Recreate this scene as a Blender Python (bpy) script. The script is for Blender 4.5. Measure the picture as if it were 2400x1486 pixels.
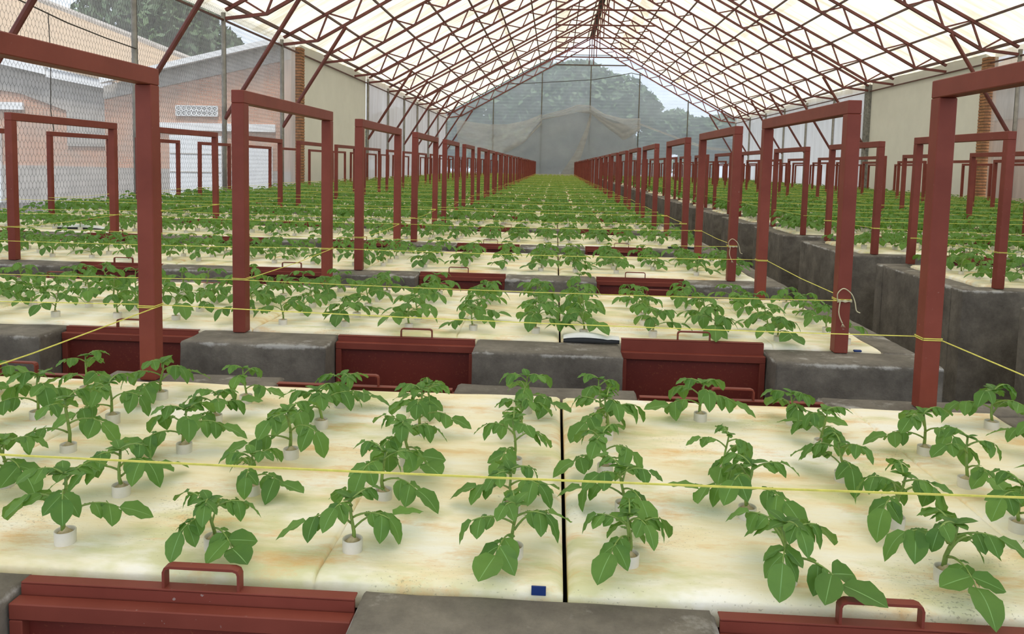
import bpy, math, random
import numpy as np
from mathutils import Matrix, Vector

# ------------------------------------------------------------------ camera, world, sun, exposure
for _o in list(bpy.data.objects):
    bpy.data.objects.remove(_o)
scn = bpy.context.scene
C = scn.collection
rnd = random.Random(11)
HW = 0.85                     # height of the bed walls
CAM_Z = 1.671
YAW, PIT, ROLL = -0.0552, 0.0818, 0.0219


def cam_matrix():
    c, s = math.cos(YAW), math.sin(YAW)
    Ry = Matrix(((c, -s, 0), (s, c, 0), (0, 0, 1)))
    c, s = math.cos(PIT), math.sin(PIT)
    Rp = Matrix(((1, 0, 0), (0, c, -s), (0, s, c)))
    c, s = math.cos(ROLL), math.sin(ROLL)
    Rr = Matrix(((c, 0, s), (0, 1, 0), (-s, 0, c)))
    W = Rr @ Rp @ Ry
    B = Matrix(((1, 0, 0), (0, 0, 1), (0, -1, 0)))
    return (B @ W).transposed().to_4x4(), W


cam = bpy.data.cameras.new('camera')
cam.sensor_fit = 'HORIZONTAL'
cam.sensor_width = 36
cam.lens = 36 * 1807.14 / 2400
cam.shift_y = -(743 - 535.4) / 2400
cam.clip_end = 500
co = bpy.data.objects.new('camera', cam)
C.objects.link(co)
CM, CW = cam_matrix()
co.matrix_world = Matrix.Translation((0, 0, CAM_Z)) @ CM
scn.camera = co

world = bpy.data.worlds.new('world')
scn.world = world
world.use_nodes = True
bg = world.node_tree.nodes['Background']
bg.inputs[0].default_value = (0.76, 0.86, 1.0, 1)
bg.inputs[1].default_value = 1.6
sun = bpy.data.lights.new('sun', 'SUN')
sun.energy = 4.0
sun.angle = math.radians(12)
sun.color = (1, 0.96, 0.88)
so = bpy.data.objects.new('sun', sun)
so.rotation_euler = (math.radians(22), math.radians(8), 0)
so.location = (0, 0, 30)
C.objects.link(so)
scn.view_settings.view_transform = 'Standard'
scn.view_settings.look = 'None'
scn.view_settings.exposure = 0.05
scn.view_settings.gamma = 1
scn.view_settings.use_curve_mapping = False
scn.cycles.transparent_max_bounces = 16
scn.cycles.max_bounces = 8
scn.cycles.diffuse_bounces = 5

# ------------------------------------------------------------------ materials


def mat(name):
    m = bpy.data.materials.new(name)
    m.use_nodes = True
    nt = m.node_tree
    b = nt.nodes['Principled BSDF']
    return m, nt, b


def N(nt, t, **kw):
    n = nt.nodes.new(t)
    for k, v in kw.items():
        if k.startswith('i_'):
            n.inputs[int(k[2:]) if k[2:].isdigit() else k[2:]].default_value = v
        else:
            setattr(n, k, v)
    return n


def ramp(nt, fac, stops):
    r = nt.nodes.new('ShaderNodeValToRGB')
    el = r.color_ramp.elements
    while len(el) > 1:
        el.remove(el[-1])
    el[0].position, el[0].color = stops[0][0], (*stops[0][1], 1)
    for p, c in stops[1:]:
        e = el.new(p)
        e.color = (*c, 1)
    nt.links.new(fac, r.inputs[0])
    return r.outputs[0]


def noise(nt, scale, stretch=(1, 1, 1), detail=4, rough=0.6, obj=False, off=(0, 0, 0)):
    if obj:
        src = N(nt, 'ShaderNodeTexCoord').outputs['Object']
    else:
        src = N(nt, 'ShaderNodeNewGeometry').outputs['Position']
    mp = N(nt, 'ShaderNodeMapping')
    mp.inputs['Scale'].default_value = stretch
    mp.inputs['Location'].default_value = off
    nt.links.new(src, mp.inputs[0])
    n = N(nt, 'ShaderNodeTexNoise')
    n.inputs['Scale'].default_value = scale
    n.inputs['Detail'].default_value = detail
    n.inputs['Roughness'].default_value = rough
    nt.links.new(mp.outputs[0], n.inputs['Vector'])
    return n.outputs['Fac']


def mixc(nt, fac, a, b):
    m = N(nt, 'ShaderNodeMix', data_type='RGBA')
    for sock, v in ((m.inputs[0], fac), (m.inputs[6], a), (m.inputs[7], b)):
        if isinstance(v, (int, float)):
            sock.default_value = v
        elif isinstance(v, tuple):
            sock.default_value = (*v, 1)
        else:
            nt.links.new(v, sock)
    return m.outputs[2]


def math_(nt, op, a, b=0.0):
    m = N(nt, 'ShaderNodeMath', operation=op)
    for i, v in enumerate((a, b)):
        if isinstance(v, (int, float)):
            m.inputs[i].default_value = v
        else:
            nt.links.new(v, m.inputs[i])
    return m.outputs[0]


def bump(nt, b, h, strength=0.3, dist=0.01):
    n = N(nt, 'ShaderNodeBump')
    n.inputs['Strength'].default_value = strength
    n.inputs['Distance'].default_value = dist
    nt.links.new(h, n.inputs['Height'])
    nt.links.new(n.outputs[0], b.inputs['Normal'])


def simple(name, col, rough=0.6, var=0.25, scale=6, bstr=0.15, metallic=0.0, stretch=(1, 1, 1)):
    m, nt, b = mat(name)
    f = noise(nt, scale, stretch)
    lo = tuple(c * (1 - var) for c in col)
    hi = tuple(min(1, c * (1 + var)) for c in col)
    nt.links.new(ramp(nt, f, [(0.3, lo), (0.7, hi)]), b.inputs['Base Color'])
    b.inputs['Roughness'].default_value = rough
    b.inputs['Metallic'].default_value = metallic
    if bstr:
        bump(nt, b, noise(nt, scale * 8, stretch), bstr, 0.004)
    return m


def translucent_mix(nt, b, color_sock, w):
    tr = N(nt, 'ShaderNodeBsdfTranslucent')
    nt.links.new(color_sock, tr.inputs[0])
    mx = N(nt, 'ShaderNodeMixShader')
    mx.inputs[0].default_value = w
    nt.links.new(b.outputs[0], mx.inputs[1])
    nt.links.new(tr.outputs[0], mx.inputs[2])
    out = nt.nodes['Material Output']
    nt.links.new(mx.outputs[0], out.inputs[0])
    return mx


MAT = {}


def make_materials():
    # red oxide paint, with pale chips
    m, nt, b = mat('red_oxide_paint')
    f = noise(nt, 5)
    base = ramp(nt, f, [(0.3, (0.176, 0.038, 0.025)), (0.7, (0.226, 0.052, 0.035))])
    chips = ramp(nt, noise(nt, 70, detail=2), [(0.70, (0, 0, 0)), (0.74, (1, 1, 1))])
    area = ramp(nt, noise(nt, 4, off=(3, 1, 0)), [(0.5, (0, 0, 0)), (0.65, (0.5, 0.5, 0.5))])
    k = math_(nt, 'MULTIPLY', chips, area)
    nt.links.new(mixc(nt, k, base, (0.45, 0.40, 0.36)), b.inputs['Base Color'])
    b.inputs['Roughness'].default_value = 0.5
    b.inputs['Specular IOR Level'].default_value = 0.22
    bump(nt, b, noise(nt, 40), 0.08, 0.003)
    MAT['red'] = m
    # hatch sheet: darker, rust speckled
    m, nt, b = mat('dark_red_sheet')
    f = noise(nt, 120, detail=2)
    g = noise(nt, 3)
    base = ramp(nt, g, [(0.3, (0.115, 0.014, 0.009)), (0.7, (0.165, 0.022, 0.012))])
    sp = ramp(nt, f, [(0.62, (0, 0, 0)), (0.7, (0.6, 0.6, 0.6))])
    nt.links.new(mixc(nt, sp, base, (0.26, 0.075, 0.032)), b.inputs['Base Color'])
    b.inputs['Roughness'].default_value = 0.5
    MAT['hatch'] = m
    # truss paint, browner and dusty
    MAT['truss'] = simple('truss_paint', (0.16, 0.042, 0.032), 0.55, 0.3, 3)
    MAT['ridge'] = simple('weathered_cap', (0.075, 0.055, 0.04), 0.85, 0.4, 2)
    MAT['purlin'] = simple('purlin_paint', (0.12, 0.050, 0.035), 0.6, 0.3, 3)
    # dark cement render with lime bloom
    m, nt, b = mat('dark_concrete')
    f = noise(nt, 5.0, (1, 1, 1), 11, 0.72)
    base = ramp(nt, f, [(0.32, (0.080, 0.066, 0.053)), (0.5, (0.145, 0.125, 0.102)), (0.66, (0.220, 0.192, 0.156))])
    n2 = noise(nt, 11, (1, 1, 1), 6, 0.7, off=(5, 2, 1))
    n3 = noise(nt, 3.1, (1, 1, 1), 3, 0.6, off=(9, 4, 1))
    pz = N(nt, 'ShaderNodeSeparateXYZ')
    nt.links.new(N(nt, 'ShaderNodeNewGeometry').outputs['Position'], pz.inputs[0])
    edge = ramp(nt, pz.outputs[2], [(HW - 0.30, (0.42, 0.42, 0.42)), (HW - 0.03, (0.60, 0.60, 0.60)), (HW - 0.010, (0.80, 0.80, 0.80)), (HW - 0.001, (0.64, 0.64, 0.64))])
    s = math_(nt, 'MULTIPLY', math_(nt, 'ADD', n2, n3), edge)
    bl = ramp(nt, s, [(0.72, (0, 0, 0)), (0.86, (0.75, 0.75, 0.75))])
    nt.links.new(mixc(nt, bl, base, (0.50, 0.48, 0.45)), b.inputs['Base Color'])
    b.inputs['Roughness'].default_value = 0.8
    bump(nt, b, noise(nt, 30, detail=9, rough=0.72), 0.5, 0.010)
    MAT['concrete'] = m
    # cream foam with algae and rust coloured stains
    m, nt, b = mat('cream_foam')
    f = noise(nt, 2.2, (1, 3.2, 1), 6, 0.62)
    base = ramp(nt, f, [(0.30, (0.80, 0.62, 0.34)), (0.41, (0.91, 0.79, 0.53)), (0.52, (0.94, 0.86, 0.66)), (0.66, (0.95, 0.91, 0.81))])
    g = ramp(nt, noise(nt, 3.0, (1, 2.4, 1), 5, 0.6, off=(7, 3, 0)), [(0.53, (0, 0, 0)), (0.66, (0.75, 0.75, 0.75))])
    base = mixc(nt, g, base, (0.64, 0.62, 0.30))
    o = ramp(nt, noise(nt, 3.4, (1.0, 2.6, 1), 7, 0.72, off=(1, 8, 0)), [(0.53, (0, 0, 0)), (0.68, (0.85, 0.85, 0.85))])
    base = mixc(nt, o, base, (0.80, 0.50, 0.20))
    d = ramp(nt, math_(nt, 'MULTIPLY', noise(nt, 130, (1, 1.5, 1), 2, 0.6), math_(nt, 'ADD', noise(nt, 2.4, (1, 1.5, 1), 3, 0.5, off=(4, 4, 0)), 0.45)), [(0.66, (0, 0, 0)), (0.74, (0.5, 0.5, 0.5))])
    base = mixc(nt, d, base, (0.30, 0.26, 0.15))
    nt.links.new(base, b.inputs['Base Color'])
    b.inputs['Roughness'].default_value = 0.75
    bump(nt, b, noise(nt, 9, (0.7, 2.5, 1), 8, 0.65), 0.30, 0.012)
    MAT['foam'] = m
    MAT['foam_edge'] = simple('foam_seam', (0.10, 0.09, 0.07), 0.9, 0.2, 8)
    MAT['cup'] = simple('white_plastic', (0.70, 0.645, 0.55), 0.5, 0.08, 20, 0.05)
    MAT['plug'] = simple('beige_sponge', (0.50, 0.40, 0.23), 0.9, 0.3, 60, 0.4)
    # leaves
    for key, lo, hi in (('leaf', (0.068, 0.168, 0.034), (0.145, 0.285, 0.060)), ('leaf_far', (0.095, 0.215, 0.040), (0.185, 0.335, 0.070))):
        m, nt, b = mat(key + '_green')
        f = noise(nt, 14 if key == 'leaf' else 3, detail=3)
        oi = N(nt, 'ShaderNodeObjectInfo')
        fac = math_(nt, 'ADD', math_(nt, 'MULTIPLY', f, 0.55), math_(nt, 'MULTIPLY', oi.outputs['Random'], 0.45))
        col = ramp(nt, fac, [(0.2, lo), (0.75, hi), (0.95, (0.16, 0.30, 0.05))])
        nt.links.new(col, b.inputs['Base Color'])
        b.inputs['Roughness'].default_value = 0.5
        b.inputs['Specular IOR Level'].default_value = 0.3
        tc = mixc(nt, 0.65, col, (0.22, 0.42, 0.05))
        translucent_mix(nt, b, tc, 0.36)
        if key == 'leaf':
            bump(nt, b, noise(nt, 160, detail=2), 0.25, 0.002)
        MAT[key] = m
    MAT['vein'] = simple('leaf_vein', (0.17, 0.33, 0.09), 0.5, 0.1, 20, 0)
    MAT['stem'] = simple('green_stem', (0.20, 0.30, 0.06), 0.5, 0.2, 40, 0)
    MAT['twine'] = simple('yellow_twine', (0.72, 0.66, 0.13), 0.7, 0.15, 50, 0)
    MAT['twine_old'] = simple('faded_twine', (0.62, 0.56, 0.36), 0.8, 0.15, 50, 0)
    MAT['blue'] = simple('blue_tape', (0.01, 0.035, 0.16), 0.4, 0.1, 20, 0)
    MAT['black'] = simple('liner_and_bed_shade', (0.012, 0.012, 0.011), 0.5, 0.3, 40, 0.2)
    MAT['liner_white'] = simple('white_liner', (0.72, 0.73, 0.70), 0.55, 0.1, 10, 0.1)
    MAT['floor'] = simple('floor_cement', (0.055, 0.048, 0.042), 0.85, 0.4, 2)
    MAT['soil'] = simple('bare_soil', (0.24, 0.18, 0.12), 0.95, 0.3, 1)
    MAT['column'] = simple('weathered_pipe', (0.30, 0.275, 0.235), 0.7, 0.25, 5)
    MAT['gable_pole'] = simple('dull_pole', (0.13, 0.115, 0.085), 0.7, 0.25, 5)
    MAT['plaster'] = simple('grey_plaster', (0.76, 0.74, 0.67), 0.9, 0.04, 1.2, 0.1)
    MAT['concrete_post'] = simple('mottled_concrete', (0.22, 0.21, 0.19), 0.9, 0.45, 9, 0.3)
    MAT['brick'] = simple('fired_brick', (0.36, 0.17, 0.08), 0.85, 0.3, 7, 0.3)
    MAT['mortar'] = simple('old_mortar', (0.16, 0.12, 0.08), 0.95, 0.3, 9, 0.3)
    MAT['fascia'] = simple('white_trim', (0.80, 0.80, 0.80), 0.6, 0.05, 3, 0)
    MAT['door_white'] = simple('white_sheet_door', (0.78, 0.80, 0.82), 0.5, 0.05, 3, 0)
    MAT['tile'] = simple('tan_roof_tile', (0.40, 0.29, 0.19), 0.9, 0.25, 5, 0.3, stretch=(1, 4, 1))
    MAT['render'] = simple('grey_render', (0.38, 0.345, 0.31), 0.9, 0.2, 3, 0.2)
    MAT['hole_shade'] = simple('painted_hole_shade', (0.02, 0.02, 0.02), 0.9, 0.1, 3, 0)
    MAT['wire'] = simple('galvanised_wire', (0.10, 0.095, 0.09), 0.5, 0.1, 30, 0)
    MAT['cable'] = simple('dark_cable', (0.07, 0.06, 0.05), 0.7, 0.1, 30, 0)
    MAT['bark'] = simple('tree_bark', (0.10, 0.075, 0.05), 0.9, 0.3, 6, 0.3)
    m, nt, b = mat('tree_leaves')
    col = ramp(nt, noise(nt, 0.7, detail=4), [(0.3, (0.035, 0.075, 0.03)), (0.7, (0.10, 0.16, 0.06))])
    nt.links.new(col, b.inputs['Base Color'])
    b.inputs['Roughness'].default_value = 0.6
    MAT['tree'] = m
    # brick wall seen from afar
    m, nt, b = mat('brick_wall')
    br = N(nt, 'ShaderNodeTexBrick')
    mp = N(nt, 'ShaderNodeMapping')
    cb = N(nt, 'ShaderNodeCombineXYZ')
    sp = N(nt, 'ShaderNodeSeparateXYZ')
    nt.links.new(N(nt, 'ShaderNodeNewGeometry').outputs['Position'], sp.inputs[0])
    nt.links.new(math_(nt, 'ADD', sp.outputs[0], sp.outputs[1]), cb.inputs[0])
    nt.links.new(sp.outputs[2], cb.inputs[1])
    nt.links.new(cb.outputs[0], br.inputs['Vector'])
    br.inputs['Scale'].default_value = 1
    br.inputs['Brick Width'].default_value = 0.24
    br.inputs['Row Height'].default_value = 0.085
    br.inputs['Mortar Size'].default_value = 0.010
    br.inputs['Color1'].default_value = (0.58, 0.29, 0.18, 1)
    br.inputs['Color2'].default_value = (0.47, 0.24, 0.155, 1)
    br.inputs['Mortar'].default_value = (0.45, 0.33, 0.25, 1)
    g = ramp(nt, noise(nt, 0.9, detail=5), [(0.45, (0, 0, 0)), (0.7, (0.6, 0.6, 0.6))])
    nt.links.new(mixc(nt, g, br.outputs[0], (0.36, 0.30, 0.25)), b.inputs['Base Color'])
    b.inputs['Roughness'].default_value = 0.9
    MAT['brickwall'] = m
    # roof film: translucent, dusty, with streaks down the slope
    m, nt, b = mat('roof_film')
    f = noise(nt, 1.3, (0.35, 2.5, 0.35), 6, 0.6)
    base = ramp(nt, f, [(0.34, (0.64, 0.57, 0.41)), (0.5, (0.82, 0.77, 0.63)), (0.66, (0.88, 0.84, 0.72))])
    px = N(nt, 'ShaderNodeSeparateXYZ')
    nt.links.new(N(nt, 'ShaderNodeNewGeometry').outputs['Position'], px.inputs[0])
    # old dirt collected along the laps of the film
    tot = None
    for xc, w in ((0.2, 0.34), (4.4, 0.30), (-2.65, 0.10), (8.4, 0.10), (2.35, 0.35)):
        d = math_(nt, 'ABSOLUTE', math_(nt, 'SUBTRACT', px.outputs[0], xc))
        k = math_(nt, 'LESS_THAN', d, w)
        tot = k if tot is None else math_(nt, 'MAXIMUM', tot, k)
    dn = ramp(nt, noise(nt, 0.9, (1, 0.6, 1), 5, 0.7, off=(2, 0, 0)), [(0.38, (0.1, 0.1, 0.1)), (0.62, (0.75, 0.75, 0.75))])
    base = mixc(nt, math_(nt, 'MULTIPLY', tot, dn), base, (0.55, 0.46, 0.30))
    nt.links.new(base, b.inputs['Base Color'])
    b.inputs['Roughness'].default_value = 0.5
    translucent_mix(nt, b, base, 0.60)
    MAT['film'] = m

    # nets and side sheets: a share of clear holes, the rest pale thread
    def net(name, col, clear, col2=None, streak=(0.6, 0.6, 0.25), scale=2.0, var=0.15, trans=0.6, wave=0):
        m, nt, b = mat(name)
        f = noise(nt, scale, streak, 6, 0.65)
        c = ramp(nt, f, [(0.3, col2 or tuple(x * 0.8 for x in col)), (0.68, col)])
        nt.links.new(c, b.inputs['Base Color'])
        b.inputs['Roughness'].default_value = 0.7
        mx = translucent_mix(nt, b, c, trans)
        tp = N(nt, 'ShaderNodeBsdfTransparent')
        m2 = N(nt, 'ShaderNodeMixShader')
        g = noise(nt, scale * 1.3, streak, 5, 0.6, off=(3, 3, 1))
        a = math_(nt, 'ADD', math_(nt, 'MULTIPLY', math_(nt, 'SUBTRACT', g, 0.5), var * 2), clear)
        if wave:
            sz = N(nt, 'ShaderNodeSeparateXYZ')
            nt.links.new(N(nt, 'ShaderNodeNewGeometry').outputs['Position'], sz.inputs[0])
            w = math_(nt, 'FRACT', math_(nt, 'MULTIPLY', sz.outputs[2], wave))
            w = math_(nt, 'MULTIPLY', math_(nt, 'LESS_THAN', w, 0.2), -0.07)
            a = math_(nt, 'ADD', a, w)
        a = math_(nt, 'MAXIMUM', math_(nt, 'MINIMUM', a, 1.0), 0.0)
        nt.links.new(a, m2.inputs[0])
        nt.links.new(mx.outputs[0], m2.inputs[1])
        nt.links.new(tp.outputs[0], m2.inputs[2])
        nt.links.new(m2.outputs[0], nt.nodes['Material Output'].inputs[0])
        return m
    MAT['net_near'] = net('insect_net_clear', (0.80, 0.77, 0.72), 0.66, scale=1.6)
    MAT['net_dusty'] = net('insect_net_dusty', (0.78, 0.73, 0.66), 0.36, streak=(2, 2, 0.25), scale=2.2, var=0.2)
    MAT['side_film'] = net('side_film', (0.86, 0.80, 0.75), 0.05, col2=(0.66, 0.58, 0.52), streak=(1.3, 1.3, 0.16), scale=2.2, var=0.06, trans=0.6)
    MAT['side_film_pale'] = net('side_film_pale', (0.84, 0.83, 0.82), 0.06, col2=(0.70, 0.68, 0.66), streak=(1.3, 1.3, 0.16), scale=2.0, var=0.06, trans=0.6)
    MAT['gable_net'] = net('gable_net', (0.74, 0.80, 0.83), 0.47, col2=(0.58, 0.64, 0.67), streak=(0.5, 0.5, 0.8), scale=0.8, var=0.16, trans=0.5, wave=4.3)
    MAT['shade'] = net('shade_cloth', (0.44, 0.45, 0.45), 0.16, col2=(0.36, 0.37, 0.37), streak=(0.5, 0.5, 0.6), scale=0.9, var=0.1, trans=0.35)
    MAT['drape'] = net('tan_drape', (0.72, 0.66, 0.58), 0.45, col2=(0.56, 0.52, 0.46), streak=(0.7, 0.7, 2.2), scale=1.1, var=0.15, trans=0.5)


make_materials()

# ------------------------------------------------------------------ mesh helpers


class MB:
    def __init__(self):
        self.v, self.f, self.m = [], [], []

    def add(self, vs, fs, mi=0):
        o = len(self.v)
        self.v += [tuple(p) for p in vs]
        self.f += [tuple(i + o for i in f) for f in fs]
        self.m += [mi] * len(fs)
        return self

    def box(self, x0, x1, y0, y1, z0, z1, mi=0, bev=0.0):
        if bev <= 0:
            vs = [(x, y, z) for z in (z0, z1) for y in (y0, y1) for x in (x0, x1)]
            return self.add(vs, [(0, 2, 3, 1), (4, 5, 7, 6), (0, 1, 5, 4), (2, 6, 7, 3), (0, 4, 6, 2), (1, 3, 7, 5)], mi)
        # chamfered box
        b = bev
        vs, ix = [], {}
        for sx in (0, 1):
            for sy in (0, 1):
                for sz in (0, 1):
                    X, Y, Z = (x0, x1)[sx], (y0, y1)[sy], (z0, z1)[sz]
                    dx, dy, dz = (b, -b)[sx], (b, -b)[sy], (b, -b)[sz]
                    for a, p in (('x', (X, Y + dy, Z + dz)), ('y', (X + dx, Y, Z + dz)), ('z', (X + dx, Y + dy, Z))):
                        ix[sx, sy, sz, a] = len(vs)
                        vs.append(p)
        fs = []
        for s in (0, 1):
            q = [ix[s, 0, 0, 'x'], ix[s, 1, 0, 'x'], ix[s, 1, 1, 'x'], ix[s, 0, 1, 'x']]
            fs.append(q if s else q[::-1])
            q = [ix[0, s, 0, 'y'], ix[0, s, 1, 'y'], ix[1, s, 1, 'y'], ix[1, s, 0, 'y']]
            fs.append(q if s else q[::-1])
            q = [ix[0, 0, s, 'z'], ix[1, 0, s, 'z'], ix[1, 1, s, 'z'], ix[0, 1, s, 'z']]
            fs.append(q if s else q[::-1])
        for a in (0, 1):
            for c in (0, 1):
                fs.append([ix[a, c, 0, 'x'], ix[a, c, 1, 'x'], ix[a, c, 1, 'y'], ix[a, c, 0, 'y']])
                fs.append([ix[a, 0, c, 'x'], ix[a, 1, c, 'x'], ix[a, 1, c, 'z'], ix[a, 0, c, 'z']])
                fs.append([ix[0, a, c, 'y'], ix[1, a, c, 'y'], ix[1, a, c, 'z'], ix[0, a, c, 'z']])
        for a in (0, 1):
            for c in (0, 1):
                for e in (0, 1):
                    fs.append([ix[a, c, e, k] for k in 'xyz'])
        return self.add(vs, fs, mi)

    def tube(self, pts, r, n=6, mi=0, caps=True, taper=None):
        pts = [Vector(p) for p in pts]
        k = len(pts)
        vs, fs = [], []
        ref = Vector((0, 0, 1))
        if abs((pts[-1] - pts[0]).normalized().z) > 0.9:
            ref = Vector((1, 0, 0))
        for i, p in enumerate(pts):
            t = (pts[min(i + 1, k - 1)] - pts[max(i - 1, 0)]).normalized()
            a = t.cross(ref).normalized()
            b = t.cross(a)
            rr = r if taper is None else r + (taper - r) * i / (k - 1)
            for j in range(n):
                an = 2 * math.pi * (j + 0.5) / n
                vs.append(p + a * (math.cos(an) * rr) + b * (math.sin(an) * rr))
        for i in range(k - 1):
            for j in range(n):
                fs.append((i * n + j, i * n + (j + 1) % n, (i + 1) * n + (j + 1) % n, (i + 1) * n + j))
        if caps and n > 2:
            fs.append(tuple(range(n))[::-1])
            fs.append(tuple((k - 1) * n + j for j in range(n)))
        return self.add(vs, fs, mi)

    def lathe(self, prof, n=16, mi=0):
        vs, fs = [], []
        for r, z in prof:
            for j in range(n):
                a = 2 * math.pi * j / n
                vs.append((r * math.cos(a), r * math.sin(a), z))
        for i in range(len(prof) - 1):
            for j in range(n):
                fs.append((i * n + j, i * n + (j + 1) % n, (i + 1) * n + (j + 1) % n, (i + 1) * n + j))
        return self.add(vs, fs, mi)

    def mesh(self, name, mats, smooth=False):
        me = bpy.data.meshes.new(name)
        me.from_pydata(self.v, [], self.f)
        for m in (mats if isinstance(mats, (list, tuple)) else [mats]):
            me.materials.append(MAT[m])
        if any(self.m):
            me.polygons.foreach_set('material_index', self.m)
        if smooth:
            me.polygons.foreach_set('use_smooth', [True] * len(me.polygons))
        me.update()
        return me

    def build(self, name, mats, parent=None, smooth=False, **kw):
        return put(name, self.mesh(name, mats, smooth), parent, **kw)


def np_mesh(name, v, f, mats, mi=None, smooth=False):
    """v (n,3), f (m,4 or 3) numpy"""
    me = bpy.data.meshes.new(name)
    v = np.asarray(v, np.float32)
    f = np.asarray(f, np.int32)
    me.vertices.add(len(v))
    me.vertices.foreach_set('co', v.ravel())
    me.loops.add(f.size)
    me.loops.foreach_set('vertex_index', f.ravel())
    me.polygons.add(len(f))
    k = f.shape[1]
    me.polygons.foreach_set('loop_start', np.arange(0, f.size, k, dtype=np.int32))
    me.polygons.foreach_set('loop_total', np.full(len(f), k, np.int32))
    for m in (mats if isinstance(mats, (list, tuple)) else [mats]):
        me.materials.append(MAT[m])
    if mi is not None:
        me.polygons.foreach_set('material_index', np.asarray(mi, np.int32))
    if smooth:
        me.polygons.foreach_set('use_smooth', np.ones(len(f), bool))
    me.update(calc_edges=True)
    me.validate()
    return me


def put(name, me, parent=None, loc=None, rz=None, scale=None, mtx=None, label=None, cat=None, group=None, kind=None):
    o = bpy.data.objects.new(name, me)
    C.objects.link(o)
    if mtx is not None:
        o.matrix_basis = mtx
    else:
        if loc is not None:
            o.location = loc
        if rz is not None:
            o.rotation_euler = (0, 0, rz)
        if scale is not None:
            o.scale = (scale,) * 3 if isinstance(scale, (int, float)) else scale
    if parent is not None:
        o.parent = parent
    if label:
        o['label'] = label
    if cat:
        o['category'] = cat
    if group:
        o['group'] = group
    if kind:
        o['kind'] = kind
    return o


ORD = ['', 'first', 'second', 'third', 'fourth', 'fifth', 'sixth', 'seventh', 'eighth', 'ninth', 'tenth', 'eleventh', 'twelfth',
       'thirteenth', 'fourteenth', 'fifteenth', 'sixteenth', 'seventeenth', 'eighteenth', 'nineteenth', 'twentieth',
       'twenty-first', 'twenty-second', 'twenty-third', 'twenty-fourth', 'twenty-fifth', 'twenty-sixth']
NB = 25
PITCH = 2.2
D0 = 1.3256


def bedname(side, k):
    if side == 'L':
        return 'bed with the blue tab' if k == 0 else f'{ORD[k]} bed beyond the blue tab'
    return f'{ORD[k + 1]} bed across the aisle'


# ------------------------------------------------------------------ the shell
XL, XR, XC = -8.2, 12.9, 2.35
ZE, ZA = 5.32, 11.05
Y0, Y1 = -6.0, 56.8  # roof lengthened unseen behind the camera to keep direct sun off the beds
SL = (ZA - ZE) / (XC - XL)
TR = [2.6, 6.6, 10.6, 14.6, 18.6, 22.6, 26.6, 30.6, 33.0, 37.0, 40.95, 44.85, 48.8, 52.7, 56.8]


def roof_z(x):
    return ZE + SL * (x - XL) if x < XC else ZE + SL * (XR - x)


MB().box(-30, 30, -12, 62, -0.2, 0).build('floor', 'floor', kind='structure', label='dark cement floor under the growing beds', cat='floor')
MB().box(-140, 140, -12, 200, -0.5, -0.22).build('ground', 'soil', kind='structure', label='bare soil around the greenhouse', cat='ground')


def roof_side(x0, x1, name, lab):
    ys = np.arange(Y0, Y1 + 0.01, 0.5)
    ns = 22
    v, f = [], []
    tr = np.array([Y0] + TR)
    for y in ys:
        i = np.searchsorted(tr, y, 'right') - 1
        a = tr[i]
        b = tr[min(i + 1, len(tr) - 1)]
        s = 0 if b == a else math.sin(math.pi * (y - a) / (b - a))
        for j in range(ns + 1):
            x = x0 + (x1 - x0) * j / ns
            z = roof_z(x) + 0.05 - 0.05 * s * (0.6 + 0.4 * math.sin(j * 2.1 + i))
            v.append((x, y, z))
    n = ns + 1
    for i in range(len(ys) - 1):
        for j in range(ns):
            f.append((i * n + j, i * n + j + 1, (i + 1) * n + j + 1, (i + 1) * n + j))
    put(name, np_mesh(name, v, f, 'film', smooth=True), kind='structure', label=lab, cat='roof')


roof_side(XL - 0.25, XC - 0.12, 'ceiling', 'cream translucent roof film above the brick building side')
roof_side(XR + 0.25, XC + 0.12, 'ceiling', 'cream translucent roof film above the aisle-side block')

# -- trusses
DV = 0.62


def bot_z(x):
    return roof_z(x) - DV


m_web = {}


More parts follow.
